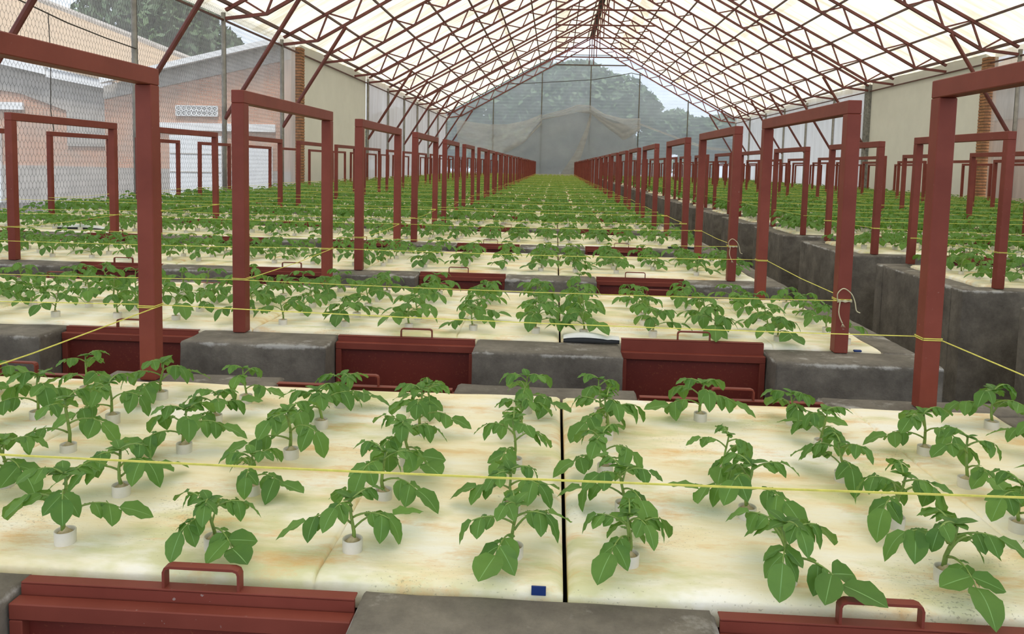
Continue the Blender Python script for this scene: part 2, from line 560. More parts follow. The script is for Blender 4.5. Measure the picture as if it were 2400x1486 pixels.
def truss(y, idx):
    t = put('roof_truss', None, loc=(XC, y, 0), label=f'red steel lattice roof truss, {ORD[idx]} from the far gable', cat='truss', group='roof trusses')
    r1, r2 = 0.055, 0.055
    for sgn, xw in ((1, XL + 0.12), (-1, XR - 0.12)):
        def rel(x, z):
            return (x - XC, 0, z)
        if ('top', sgn) not in m_web:
            m_web['top', sgn] = MB().tube([rel(xw, roof_z(xw) - 0.125), rel(XC, ZA - 0.125)], r1, 4).mesh('top_chord', 'truss')
            xk = xw + sgn * 1.0
            m_web['bot', sgn] = MB().tube([rel(xw, 5.06), rel(xk, 5.18), rel(XC - sgn * 0.05, bot_z(XC) + 0.02)], r1, 4).mesh('bottom_chord', 'truss')
            # webs: short steep strut and long diagonal in turn
            x = xw + sgn * 1.0
            w = []
            per = 1.06
            zb = lambda q: 5.18 + (bot_z(XC) - 5.18) * abs(q - xk) / abs(XC - xk)
            while abs(x - XC) > per * 0.9:
                xt = x + sgn * 0.32
                w.append(MB().tube([rel(x, zb(x)), rel(xt, roof_z(xt) - 0.13)], r2 * 0.6, 4).mesh('web', 'truss'))
                xn = x + sgn * per
                w.append(MB().tube([rel(xt, roof_z(xt) - 0.13), rel(xn, zb(xn))], r2 * 0.6, 4).mesh('web', 'truss'))
                x = xn
            x0 = xw + sgn * 0.45
            w.append(MB().tube([rel(x0, roof_z(x0) - 0.13), rel(xk, 5.18)], r2 * 0.6, 4).mesh('web', 'truss'))
            m_web['web', sgn] = w
            m_web['brace', sgn] = MB().tube([rel(xw - sgn * 0.04, 2.65), rel(xw + sgn * 1.85, 5.60)], 0.052, 8).mesh('knee_brace', 'truss')
        put('top_chord', m_web['top', sgn], t)
        put('bottom_chord', m_web['bot', sgn], t)
        for me in m_web['web', sgn]:
            put('web', me, t)
        if not 24 < y < 32:
            put('knee_brace', m_web['brace', sgn], t)
    if 'col' not in m_web:
        xa = XC - 2.62
        za = bot_z(xa)
        m_web['col'] = MB().tube([(xa - XC, 0, za), (-(xa - XC), 0, za)], 0.050, 4).mesh('collar_tie', 'truss')
        m_web['king'] = MB().tube([(0.16, 0, za), (0.16, 0, ZA - 0.15)], 0.04, 4).mesh('king_post', 'truss')
        m_web['king2'] = MB().tube([(-0.16, 0, za), (-0.16, 0, ZA - 0.15)], 0.04, 4).mesh('king_post', 'truss')
    put('collar_tie', m_web['col'], t)
    put('king_post', m_web['king'], t)
    put('king_post', m_web['king2'], t)
    return t


TR_SEEN = [y for y in TR if y > 10]
for i, y in enumerate(reversed(TR_SEEN)):
    truss(y, i + 1)

# -- purlins along the roof
for sgn, xw, nm in ((1, XL, 'brick building'), (-1, XR, 'across-the-aisle')):
    xs = [xw + sgn * d for d in (0.24, 1.3, 2.5, 3.65, 4.75, 5.65, 6.9, 8.0, 9.2, 10.2)]
    for i, x in enumerate(xs):
        z = roof_z(x) - 0.06
        MB().tube([(x, Y0, z), (x, Y1, z)], 0.040 if i else 0.055, 4).build(
            'purlin', 'purlin', label=f'thin red roof purlin, {ORD[i + 1]} up from the {nm} eave', cat='purlin', group='roof purlins')
    MB().tube([(xw + sgn * 0.07, Y0, 5.02), (xw + sgn * 0.07, Y1, 5.02)], 0.03, 4).build(
        'eave_rail', 'purlin', label=f'horizontal steel rail under the {nm} eave', cat='rail')
MB().box(XC - 0.17, XC + 0.17, Y0, Y1, ZA - 0.055, ZA - 0.02).build('ridge_beam', 'ridge', label='dark weathered cap beam along the roof ridge', cat='beam')

# -- side walls: nets, plaster bays, films, one piece per bay
for side, xw, sgn in (('left', XL, 1), ('right', XR, -1)):
    w = put('wall_' + side, None, loc=(xw, 0, 0), kind='structure',
            label=('netted side wall by the white-trimmed brick building' if side == 'left' else 'netted side wall beyond the block across the aisle'), cat='wall')

    def sheet(name, ya, yb, z0, z1, m, th=0.004, off=0.0):
        # a slightly rippled sheet
        ny, nz = max(2, int((yb - ya) / 0.4)), 8
        v, f = [], []
        for i in range(ny + 1):
            for j in range(nz + 1):
                y = ya + (yb - ya) * i / ny
                z = z0 + (z1 - z0) * j / nz
                d = 0.015 * math.sin(i * 1.7 + j * 0.6) * (0 < i < ny)
                v.append((off + d, y, z))
        for i in range(ny):
            for j in range(nz):
                f.append((i * (nz + 1) + j, (i + 1) * (nz + 1) + j, (i + 1) * (nz + 1) + j + 1, i * (nz + 1) + j + 1))
        put(name, np_mesh(name, v, f, m, smooth=True), w)
    bays = [(2.6, 6.6), (6.6, 10.6), (10.6, 14.6), (14.6, 18.6)]
    for a, b in bays:
        sheet('net_panel', a, b, 0.3, 5.35, 'net_near' if side == 'left' else 'net_dusty')
    sheet('net_panel', 18.6, 22.6, 0.3, 5.35, 'net_near' if side == 'left' else 'net_dusty')
    sheet('net_panel', 22.6, 23.95, 0.3, 5.35, 'net_dusty')
    fb = [33.0, 37.0, 40.95, 44.85, 48.8, 52.7, 56.8]
    for a, b in zip(fb[:-1], fb[1:]):
        sheet('film_panel', a, b, 0.2, 5.38, 'side_film' if side == 'left' else 'side_film_pale')
    MB().box(min(0, -sgn * 0.2), max(0, -sgn * 0.2), 24.45, 32.9, 0, 5.42, bev=0.01).build('plaster_panel', 'plaster', w)
    MB().box(-0.1, 0.1, Y0, Y1, 0, 0.42).build('plinth', 'render', w)
    # concrete posts at the ends of the plaster bay
    MB().box(-0.12, 0.16, 32.9, 33.35, 0, 5.3, bev=0.02).build('concrete_post', 'concrete_post', w) if side == 'right' else None
    # brick pier, brick by brick
    p = put('brick_pier', None, w, loc=(0, 24.2, 0), scale=(0.72, 0.72, 1))
    MB().box(-0.2, 0.2, -0.22, 0.22, 0, 5.2).build('mortar_core', 'mortar', p)
    bm_ = MB().box(-0.215, 0.215, -0.115, 0.115, 0, 0.072, bev=0.006).mesh('brick', 'brick')
    bm2 = MB().box(-0.105, 0.105, -0.235, 0.235, 0, 0.072, bev=0.006).mesh('brick', 'brick')
    for i in range(57):
        z = 0.02 + i * 0.091
        if i % 2:
            for d in (-0.118, 0.118):
                put('brick', bm_, p, loc=(sgn * rnd.uniform(0.0, 0.012), d, z))
        else:
            for d in (-0.11, 0.11):
                put('brick', bm2, p, loc=(d + sgn * rnd.uniform(0.0, 0.010), 0, z))
    # columns
    for i, y in enumerate(reversed(TR_SEEN)):
        if 24 < y < 33 or (side == 'right' and y == 33.0):
            continue
        c = put('wall_column', None, loc=(xw + sgn * 0.06, y, 0), cat='column', group='wall columns',
                label=f'grey pipe column under the {ORD[i + 1]} truss from the gable, ' + ('brick building side' if side == 'left' else 'across the aisle'))
        MB().tube([(0, 0, 0), (0, 0, 5.2)], 0.055, 10).build('pipe', 'column', c, smooth=True)
        MB().box(-0.12, 0.12, -0.12, 0.12, 0, 0.05).build('base_plate', 'column', c)
        MB().tube([(0.058 * sgn, 0, 2.0), (0.058 * sgn, 0, 4.9)], 0.006, 4).build('tie_rod', 'wire', c)
    # hexagonal chicken wire on the near bays
    if side == 'left':
        mb = MB()
        cw, ch, r = 0.085, 0.105, 0.0022
        V, F = [], []

        def seg(y0, z0, y1, z1):
            dy, dz = y1 - y0, z1 - z0
            l = math.hypot(dy, dz)
            ny, nz = -dz / l * r, dy / l * r
            o = len(V)
            V.extend([(0, y0 + ny, z0 + nz), (0, y1 + ny, z1 + nz), (0, y1 - ny, z1 - nz), (0, y0 - ny, z0 - nz),
                      (0.003, y0, z0), (0.003, y1, z1)])
            F.extend([(o, o + 1, o + 5, o + 4), (o + 4, o + 5, o + 2, o + 3), (o + 3, o + 2, o + 1, o)])
        ya, yb = 9.0, 22.6
        for i in range(int((yb - ya) / cw)):
            for j in range(int(4.6 / ch)):
                y = ya + i * cw + (cw / 2 if j % 2 else 0)
                z = 0.75 + j * ch
                seg(y, z, y, z + ch * 0.45)
                seg(y, z + ch * 0.45, y + cw / 2, z + ch)
                seg(y, z + ch * 0.45, y - cw / 2, z + ch)
        put('chicken_wire', np_mesh('chicken_wire', V, F, 'wire'), w, loc=(0.03, 0, 0), kind='stuff', label='hexagonal wire mesh over the net')

# -- gable end
g = put('wall_far', None, loc=(XC, Y1, 0), kind='structure', label='netted far gable of the greenhouse with slack shade cloth', cat='wall')


def gable_net():
    xs = [XL + (XR - XL) * i / 6 for i in range(7)]
    for i in range(6):
        a, b = xs[i], xs[i + 1]
        n = 8
        v, f = [], []
        for j in range(n + 1):
            x = a + (b - a) * j / n
            zt = min(roof_z(x) + 0.03, 9.75)
            for q in range(9):
                v.append((x - XC, 0.02 * math.sin(j + q), zt * q / 8))
        for j in range(n):
            for q in range(8):
                f.append((j * 9 + q, (j + 1) * 9 + q, (j + 1) * 9 + q + 1, j * 9 + q + 1))
        put('net_panel', np_mesh('net_panel', v, f, 'gable_net', smooth=True), g)
    for i in range(1, 6):
        x = xs[i]
        zt = min(bot_z(x), 8.95)
        MB().tube([(x - XC, -0.08, 0), (x - XC, -0.08, zt)], 0.042, 8).build('gable_post', 'gable_pole', g, smooth=True)
    MB().tube([(-2.62, -0.05, 9.02), (2.62, -0.05, 9.02)], 0.03, 4).build('gable_rail', 'gable_pole', g)
    MB().tube([(-1.5, -0.05, 9.72), (1.5, -0.05, 9.72)], 0.03, 4).build('gable_rail', 'gable_pole', g)


gable_net()


def drape(name, m, outline_top, outline_bot, yoff, lab, folds=0.06, n=28, q=14, ph=0.0):
    """cloth hung between two polylines (x, z), with soft folds"""
    def at(pl, t):
        xs = [p[0] for p in pl]
        u = t * (len(pl) - 1)
        i = min(int(u), len(pl) - 2)
        u -= i
        u2 = u * u * (3 - 2 * u) * 0.3 + u * 0.7
        return tuple(pl[i][k] + (pl[i + 1][k] - pl[i][k]) * u2 for k in (0, 1))
    v, f = [], []
    for i in range(n + 1):
        t = i / n
        a, b = at(outline_top, t), at(outline_bot, t)
        for j in range(q + 1):
            s = j / q
            x = a[0] + (b[0] - a[0]) * s
            z = a[1] + (b[1] - a[1]) * s
            v.append((x, Y1 + yoff + folds * math.sin(i * 0.8 + j * 0.5 + ph) + 0.05 * math.sin(j * 1.3 + ph), z))
    for i in range(n):
        for j in range(q):
            f.append((i * (q + 1) + j, (i + 1) * (q + 1) + j, (i + 1) * (q + 1) + j + 1, i * (q + 1) + j + 1))
    put(name, np_mesh(name, v, f, m, smooth=True), label=lab, cat='cloth')


drape('shade_cloth', 'shade', [(-3.9, 2.9), (-2.3, 3.6), (-1.1, 5.1), (0.6, 5.4), (2.45, 5.8), (3.6, 5.2), (5.2, 4.7), (5.6, 4.3)],
      [(-4.2, 0.4), (-2.3, 0.3), (-1.1, 0.3), (0.6, 0.3), (2.45, 0.3), (3.6, 0.3), (5.2, 0.4), (6.2, 1.6)], -0.21, 'slack grey shade cloth hung inside the far gable')
drape('net_drape', 'drape', [(-7.4, 4.9), (-6.2, 4.75), (-4.9, 4.6), (-3.6, 4.65), (-2.4, 4.9), (-1.15, 5.4)],
      [(-7.2, 3.0), (-6.2, 2.5), (-4.9, 2.35), (-3.6, 2.6), (-2.4, 3.3), (-1.1, 4.7)], -0.30, 'tan net sagging in folds left of the grey shade cloth', 0.09, ph=1.0)
drape('net_drape', 'drape', [(-1.1, 5.35), (0.4, 5.75), (1.4, 6.15), (2.4, 6.1), (3.4, 5.5), (4.8, 5.2), (6.0, 5.25)],
      [(-1.1, 5.0), (0.4, 5.3), (1.4, 5.6), (2.4, 5.5), (3.4, 4.7), (4.8, 3.6), (6.0, 4.4)], -0.30, 'tan net hem bunched over the top of the grey shade cloth', 0.08, ph=2.0)
drape('net_drape', 'drape', [(2.38, 5.6), (2.05, 4.4), (1.3, 2.6), (0.2, 0.9)], [(2.48, 5.4), (2.25, 4.0), (1.75, 2.2), (1.2, 0.7)], -0.38,
      'twisted tan net strip hanging by the middle gable post', 0.03, n=16, q=5)
drape('net_drape', 'drape', [(6.0, 4.9), (8.0, 4.2), (9.4, 3.7), (11.0, 3.3), (12.4, 3.2)], [(6.0, 4.75), (8.0, 4.05), (9.4, 3.5), (11.0, 3.1), (12.4, 3.0)], -0.16,
      'thin tan net hem sagging toward the far corner across the aisle', 0.02, n=16, q=3)

# -- loose cables
MB().tube([(-3.7, 56.2, 7.50), (-1.2, 56.2, 7.64), (1.0, 56.2, 7.80), (2.5, 56.2, 7.9), (4.2, 56.2, 8.2), (5.2, 56.2, 8.42), (6.0, 56.2, 8.25)], 0.025, 5).build(
    'cable', 'cable', label='dark cable slung across the far gable', cat='cable')
MB().tube([(XL + 0.1, 9.6, 4.25), (XL + 0.1, 11.0, 4.02), (XL + 0.1, 12.5, 3.85), (XL + 0.1, 13.6, 3.78), (XL + 0.1, 14.6, 3.74)], 0.012, 5).build(
    'cable', 'cable', label='dark cable sagging along the wire mesh by the brick building', cat='cable')
MB().tube([(XL + 0.11, 12.0, 3.92), (XL + 0.12, 12.02, 3.2), (XL + 0.11, 12.0, 2.4), (XL + 0.12, 12.05, 2.05)], 0.007, 4).build(
    'cord', 'cable', label='thin cord hanging down from the sagging cable', cat='cord')

# ------------------------------------------------------------------ outside: buildings and trees
def prism_y(mb, poly, y0, y1, mi=0):
    """polygon in (x, z) pushed from y0 to y1"""
    n = len(poly)
    vs = [(x, y0, z) for x, z in poly] + [(x, y1, z) for x, z in poly]
    fs = [tuple(range(n)), tuple(range(2 * n - 1, n - 1, -1))]
    fs += [(i, i + n, (i + 1) % n + n, (i + 1) % n) for i in range(n)]
    return mb.add(vs, fs, mi)


def breeze_vent(parent, xa, xb, y, za, zb, nx, nz):
    """white breeze-block vent: frame and crossed bars over a plate painted dark as the shade in the holes"""
    MB().box(xa, xb, y - 0.01, y + 0.02, za, zb).build('vent_shade_plate', 'hole_shade', parent)  # solid plate, the shade of the open holes put into its colour
    mb = MB()
    dx, dz = (xb - xa) / nx, (zb - za) / nz
    t = min(dx, dz) * 0.13
    for i in range(nx + 1):
        mb.box(xa + i * dx - t, xa + i * dx + t, y - 0.05, y, za, zb)
    for j in range(nz + 1):
        mb.box(xa, xb, y - 0.05, y, za + j * dz - t, za + j * dz + t)
    for i in range(nx):
        for j in range(nz):
            x, z = xa + (i + 0.5) * dx, za + (j + 0.5) * dz
            for s in (-1, 1):
                mb.tube([(x - dx / 2, y - 0.03, z - s * dz / 2), (x + dx / 2, y - 0.03, z + s * dz / 2)], t * 0.8, 4)
    mb.build('breeze_block', 'fascia', parent)


b = put('brick_building', None, loc=(0, 0, 0), label='brick building with a white sloping fascia and breeze-block vents beyond the net', cat='building')
prism_y(MB(), [(-15.0, 1.30), (-8.7, 1.30), (-8.7, 5.55), (-9.72, 5.30), (-15.0, 3.98)], 25.0, 25.3).build('wall', 'brickwall', b)
MB().box(-15.0, -8.7, 24.97, 25.3, -0.2, 1.31).build('plaster_base', 'render', b)
prism_y(MB(), [(-15.0, 3.55), (-9.6, 4.75), (-8.7, 4.95), (-8.7, 5.55), (-9.72, 5.30), (-15.0, 3.98)], 24.96, 25.05).build('plaster_band', 'render', b)
prism_y(MB(), [(-14.9, 4.04), (-8.6, 5.50), (-8.6, 5.68), (-14.9, 4.22)], 24.55, 24.75).build('fascia', 'fascia', b)
prism_y(MB(), [(-14.5, 4.25), (-8.6, 5.61), (-8.6, 5.70), (-14.5, 4.34)], 24.75, 33.0).build('roof', 'tile', b)
MB().box(-13.4, -9.2, 24.90, 25.0, 2.58, 2.83).build('lintel_band', 'fascia', b)
breeze_vent(b, -12.53, -11.14, 24.96, 3.07, 3.38, 8, 2)
d = MB().box(-12.76, -11.0, 24.90, 24.97, 0.0, 2.42).build('door', 'door_white', b)
for z in (0.6, 1.2, 1.8):
    MB().box(-12.74, -11.02, 24.885, 24.90, z, z + 0.03).build('door_rail', 'render', d)
MB().box(-10.4, -9.3, 24.90, 24.97, 0.0, 2.1).build('door', 'door_white', b)
b = put('brick_building', None, loc=(0, 0, 0), label='brick building with falling white fascia and tan tiled roof beside the netting', cat='building')
prism_y(MB(), [(-24.0, 1.30), (-14.6, 1.30), (-14.6, 3.92), (-18.4, 4.70), (-24.0, 5.85)], 25.8, 26.1).build('wall', 'brickwall', b)
MB().box(-24.0, -14.6, 25.77, 26.1, -0.2, 1.31).build('plaster_base', 'render', b)
prism_y(MB(), [(-24.0, 4.6), (-18.4, 3.75), (-16.8, 3.2), (-16.8, 2.0), (-14.6, 2.0), (-14.6, 3.92), (-18.4, 4.70), (-24.0, 5.85)], 25.74, 25.85).build('plaster_band', 'render', b)
prism_y(MB(), [(-24.2, 5.80), (-17.3, 4.38), (-17.3, 4.62), (-24.2, 6.04)], 25.4, 25.6).build('fascia', 'fascia', b)
prism_y(MB(), [(-17.3, 4.30), (-15.0, 3.90), (-15.0, 4.20), (-17.3, 4.60)], 25.45, 25.65).build('fascia', 'fascia', b)
v = [(-26, 25.4, 6.35), (-14.7, 25.4, 4.12), (-13.9, 31, 5.1), (-21.5, 31, 7.9), (-27, 31, 9.6)]
MB().add(v + [(x, y, z + 0.12) for x, y, z in v], [(0, 1, 2, 3, 4), (9, 8, 7, 6, 5)] + [(i, i + 5, (i + 1) % 5 + 5, (i + 1) % 5) for i in range(5)]).build('roof', 'tile', b)
MB().tube([(-27, 31, 9.75), (-21.5, 31, 8.05), (-13.9, 31, 5.25)], 0.16, 8).build('ridge_cap', 'render', b)
breeze_vent(b, -15.28, -14.64, 25.72, 2.32, 3.43, 4, 6)
MB().box(-20.5, -18.3, 25.66, 25.76, 3.2, 3.45).build('lintel', 'fascia', b)
MB().box(-20.8, -19.15, 25.66, 25.76, 0.0, 2.6).build('door', 'door_white', b)
b = put('brick_building', None, loc=(0, 0, 0), label='pale brick building beyond the side wall across the aisle', cat='building')
MB().box(15.4, 15.7, 10, 34, -0.2, 4.6).build('wall', 'brickwall', b)
MB().box(15.33, 15.7, 10, 34, 3.6, 4.75).build('plaster_band', 'render', b)
MB().box(15.25, 15.45, 18.5, 19.5, 0, 2.6).build('door', 'door_white', b)
MB().add([(15.0, 9.5, 4.7), (15.0, 34.5, 4.7), (19, 34.5, 6.5), (19, 9.5, 6.5), (15.0, 9.5, 4.8), (15.0, 34.5, 4.8), (19, 34.5, 6.6), (19, 9.5, 6.6)],
         [(0, 1, 2, 3), (7, 6, 5, 4), (0, 4, 5, 1), (1, 5, 6, 2), (2, 6, 7, 3), (3, 7, 4, 0)]).build('roof', 'tile', b)


def tree(name, loc, blobs, n, size, lab, seed):
    rg = np.random.default_rng(seed)
    t = put(name, None, loc=loc, label=lab, cat='tree', group='trees outside')
    bl = np.array(blobs, float)
    w = bl[:, 3] ** 2
    ix = rg.choice(len(bl), n, p=w / w.sum())
    d = rg.normal(size=(n, 3))
    d /= np.linalg.norm(d, axis=1)[:, None]
    rad = bl[ix, 3] * (0.55 + 0.5 * rg.random(n) ** 0.6)
    c = bl[ix, :3] + d * rad[:, None] * [1, 1, 0.85]
    a = rg.normal(size=(n, 3))
    a /= np.linalg.norm(a, axis=1)[:, None]
    u = np.cross(a, rg.normal(size=(n, 3)))
    u /= np.linalg.norm(u, axis=1)[:, None]
    s = size * (0.6 + 0.8 * rg.random(n))[:, None]
    V = np.stack([c - a * s, c + u * s * 0.45, c + a * s, c - u * s * 0.45], 1).reshape(-1, 3)
    F = np.arange(4 * n).reshape(n, 4)
    put('foliage', np_mesh('foliage', V, F, 'tree'), t)
    m = bl[np.argmax(bl[:, 3])]
    mb = MB().tube([(m[0] * 0.2, m[1] * 0.2, -0.3), (m[0] * 0.5, m[1] * 0.5, m[2] * 0.5), tuple(m[:3])], 0.3, 7, taper=0.12)
    for q in bl[:5]:
        mb.tube([(m[0] * 0.5, m[1] * 0.5, m[2] * 0.5), tuple(q[:3])], 0.12, 5, taper=0.04)
    mb.build('trunk', 'bark', t, smooth=True)


tree('broadleaf_tree', (0, 76, 0), [(-6, 0, 7.5, 4.2), (-2.5, 1, 8.4, 4.4), (2.0, 0, 8.2, 4.2), (5.6, 0, 7.6, 3.4), (7.8, 0, 7.2, 2.2), (-1, 0, 4.2, 4), (4, 0, 4.0, 3.6), (-5, 0, 3.4, 4)], 26000, 0.42, 'large spreading tree behind the far gable net', 1)
tree('broadleaf_tree', (-14.5, 90, 0), [(0, 0, 5.5, 4.0), (3, 0, 4.2, 3.4), (-4, 0, 4.5, 4)], 9000, 0.42, 'rounded tree behind the gable corner by the tan net', 2)
tree('broadleaf_tree', (12.5, 84, 0), [(0, 0, 5.6, 2.6), (2.6, 0, 4.9, 2.6), (-2, 0, 4.3, 1.9), (5.6, 0, 5.0, 3.0)], 9000, 0.40, 'smaller rounded tree beside the sky gap behind the gable', 3)
tree('broadleaf_tree', (22.5, 74, 0), [(0, 0, 5.5, 3.6), (3, 0, 5.0, 3.6), (-2.8, 0, 4.2, 2.6)], 8000, 0.42, 'dense tree behind the gable corner across the aisle', 4)
tree('broadleaf_tree', (8, 102, 0), [(0, 0, 2.0, 2.4), (-5, 0, 2.0, 2.6), (5, 0, 2.0, 2.2), (10, 0, 2.0, 2.6), (-11, 0, 2.0, 3)], 8000, 0.40, 'low hedge-like tree row beyond the gable', 5)
tree('broadleaf_tree', (-23.5, 46, 0), [(0, 0, 8.6, 2.8), (2.6, 0, 8.0, 1.9), (-3, 0, 9.6, 2.6), (1.2, 0, 10.3, 1.8)], 7000, 0.30, 'tree rising behind the tan tiled roof', 6)

# ------------------------------------------------------------------ growing beds
BED = {'L': dict(x0=-7.55, x1=1.68, i0=-7.36, i1=1.52, f0=1.14, f1=1.375, b0=2.68, b1=2.83, doors=[0.645 - 1.325 * i for i in range(6)],
                 seams=[1.52 - 1.48 * i for i in range(7)], rows=[1.49, 1.73, 1.97, 2.21, 2.45], posts=[1.312, -1.478, -4.20, -6.85]),
       'R': dict(x0=2.95, x1=12.40, i0=3.14, i1=12.22, f0=1.28, f1=1.44, b0=2.64, b1=2.79, doors=[4.15 + 1.325 * i for i in range(6)],
                 seams=[3.18 + 1.48 * i for i in range(7)], rows=[1.56, 1.79, 2.02, 2.25, 2.48], posts=[3.23, 6.0, 8.75, 11.5])}
DW = 0.33


def bedspec(side, k):
    B = dict(BED[side])
    if side == 'L' and k == 0:
        B['f0'] += 0.040
        B['f1'] += 0.037
    return B



def pier_mesh(name, x0, x1, y0, y1, z0=0, z1=HW, seed=0):
    """rendered concrete block: worn, rounded and slightly uneven"""
    rg = random.Random(seed)
    nx = max(2, int((x1 - x0) / 0.11))
    ny = max(2, int((y1 - y0) / 0.09))
    b = 0.016
    def prof(a, c, n):
        return [a, a + b * 0.35, a + b] + [a + (c - a) * i / n for i in range(1, n)] + [c - b, c - b * 0.35, c]
    X, Y = prof(x0, x1, nx), prof(y0, y1, ny)
    v, f = [], []
    top = {}
    for i, x in enumerate(X):
        for j, y in enumerate(Y):
            e = min(i, j, len(X) - 1 - i, len(Y) - 1 - j)
            z = z1 - (b * 0.8, b * 0.25, 0)[min(e, 2)] + rg.uniform(-0.0025, 0.0025)
            top[i, j] = len(v)
            v.append((x + rg.uniform(-0.002, 0.002), y + rg.uniform(-0.002, 0.002), z))
    for i in range(len(X) - 1):
        for j in range(len(Y) - 1):
            f.append((top[i, j], top[i + 1, j], top[i + 1, j + 1], top[i, j + 1]))
    ring = [(i, 0) for i in range(len(X))] + [(len(X) - 1, j) for j in range(1, len(Y))] + [(i, len(Y) - 1) for i in range(len(X) - 2, -1, -1)] + [(0, j) for j in range(len(Y) - 2, 0, -1)]
    prev = [top[r] for r in ring]
    for z in (z1 - 0.03, z1 - 0.12, z1 - 0.3, z0):
        cur = []
        for i, j in ring:
            cur.append(len(v))
            d = rg.uniform(-0.003, 0.003) if z > z0 else 0
            v.append((X[i] + d, Y[j] + d, z))
        for q in range(len(ring)):
            f.append((prev[q], cur[q], cur[(q + 1) % len(ring)], prev[(q + 1) % len(ring)]))
        prev = cur
    me = bpy.data.meshes.new(name)
    me.from_pydata(v, [], f)
    me.materials.append(MAT['concrete'])
    me.polygons.foreach_set('use_smooth', [True] * len(f))
    me.update()
    return me


# hatch meshes (shared)
def flat_handle():
    # a flat bar bent into a flat-topped loop
    w, t = 0.0095, 0.0026
    prof = [(-0.073, 0), (-0.073, 0.030), (-0.070, 0.037), (-0.062, 0.040), (0.062, 0.040), (0.070, 0.037), (0.073, 0.030), (0.073, 0)]
    mb = MB()
    n = len(prof)
    vs = []
    for i, (x, z) in enumerate(prof):
        a = prof[max(i - 1, 0)]
        c = prof[min(i + 1, n - 1)]
        dx, dz = c[0] - a[0], c[1] - a[1]
        l = math.hypot(dx, dz)
        nx, nz = -dz / l * t, dx / l * t
        vs += [(x + nx, -w, z + nz), (x + nx, w, z + nz), (x - nx, w, z - nz), (x - nx, -w, z - nz)]
    fs = []
    for i in range(n - 1):
        for j in range(4):
            fs.append((4 * i + j, 4 * i + (j + 1) % 4, 4 * i + 4 + (j + 1) % 4, 4 * i + 4 + j))
    fs += [(3, 2, 1, 0), tuple(4 * n - 4 + j for j in range(4))]
    return mb.add(vs, fs).mesh('handle', 'red', smooth=False)


HM = {
    'frame': MB().box(-DW + 0.004, DW - 0.004, 0.018, 0.050, HW - 0.052, HW - 0.020, bev=0.002).box(-DW + 0.004, -DW + 0.030, 0.018, 0.050, 0.18, HW - 0.053, bev=0.002).box(DW - 0.030, DW - 0.004, 0.018, 0.050, 0.18, HW - 0.053, bev=0.002).mesh('frame', 'red'),
    'panel': MB().box(-DW + 0.006, DW - 0.006, 0.038, 0.049, 0.19, HW - 0.055).mesh('panel', 'hatch'),
    'cap': MB().box(-DW + 0.006, DW - 0.006, 0.0525, 0.0600, HW - 0.060, HW).box(-DW + 0.006, DW - 0.006, 0.052, 0.078, HW + 0.0005, HW + 0.0045, bev=0.001).mesh('top_rail', 'red'),
    'handle': flat_handle(),
}
N_HATCH = 0


def hatch(x, y, rot, lab, group, rng, lift=0.0):
    h = put('steel_hatch', None, loc=(x, y, 0), rz=rot, label=lab, cat='hatch', group=group)
    put('frame', HM['frame'], h)
    put('panel', HM['panel'], h)
    put('top_rail', HM['cap'], h, loc=(0, 0, lift))
    put('handle', HM['handle'], h, loc=(rng.uniform(-0.05, 0.05), 0.066, HW + 0.0045 + lift))
    return h


PIER = {}


def pier(parent, name, x0, x1, y0, y1, k, z1=HW):
    key = (name, round(x0, 2), round(x1, 2), round(y0, 2), round(y1, 2), k if k < 3 else 3)
    if key not in PIER:
        PIER[key] = pier_mesh(name, x0, x1, y0, y1, 0, z1, hash(key[1:]) & 1023)
    put(name, PIER[key], parent)


NBACK = 4
for side in 'LR':
    for k in range(NB):
        B = bedspec(side, k)
        bn = bedname(side, k)
        y = PITCH * k
        bed = put('concrete_bed', None, loc=(0, y, 0), cat='planter', group='concrete growing beds',
                  label=('dark concrete growing bed, the one carrying the blue tab' if side == 'L' and k == 0 else
                         f'dark concrete growing bed, {ORD[k]} beyond the one carrying the blue tab' if side == 'L' else
                         f'dark concrete growing bed, {ORD[k + 1]} in the block across the aisle'))
        fdoors = sorted(B['doors']) if (side == 'L' or k < 12) else []
        bdoors = sorted(B['doors']) if (side == 'L' and k < NBACK) else []
        for doors, ya, yb, nm in ((fdoors, B['f0'], B['f1'], 'pier'), (bdoors, B['b0'], B['b1'], 'rear_pier')):
            xs = B['x0']
            for dx in doors:
                pier(bed, nm, xs, dx - DW, ya, yb, k)
                xs = dx + DW
            pier(bed, nm if doors else nm.replace('pier', 'wall'), xs, B['x1'], ya, yb, k)
            if doors:
                MB().box(doors[0] - DW, doors[-1] + DW, ya + 0.02, yb - 0.02, 0, 0.175).build('sill', 'concrete', bed)
        if k < 2 and side == 'L' or True:
            pier(bed, 'end_wall', B['i1'] + (0.003 if side == 'L' else 0), B['x1'], B['f1'] + 0.002, B['b0'] - 0.002, k)
            pier(bed, 'end_wall', B['x0'], B['i0'], B['f1'] + 0.002, B['b0'] - 0.002, k)
        MB().box(B['i0'], B['i1'], B['f1'] + 0.01, B['b0'] - 0.01, 0.5, 0.52).build('liner', 'black', bed)  # black inner floor, its colour stands in for the shade inside the bed
        n = 0
        rg = random.Random(100 + k)
        srt = sorted(B['doors'], key=lambda a: -a if side == 'L' else a)
        for i, dx in enumerate(srt):
            if fdoors:
                hatch(dx, y + B['f1'] - 0.10, 0, f'dark red steel hatch, {ORD[i + 1]} from the aisle, in the {bn}', 'steel hatches', rg,
                      0.030 if (side == 'L' and k == 1 and i == 0) else 0.0)
            if bdoors:
                hatch(dx, y + B['b1'] - 0.03, math.pi, f'dark red hatch in the rear wall, {ORD[i + 1]} from aisle, ' + bn.replace('beyond the', 'beyond'), 'rear steel hatches', rg)

# ------------------------------------------------------------------ foam boards


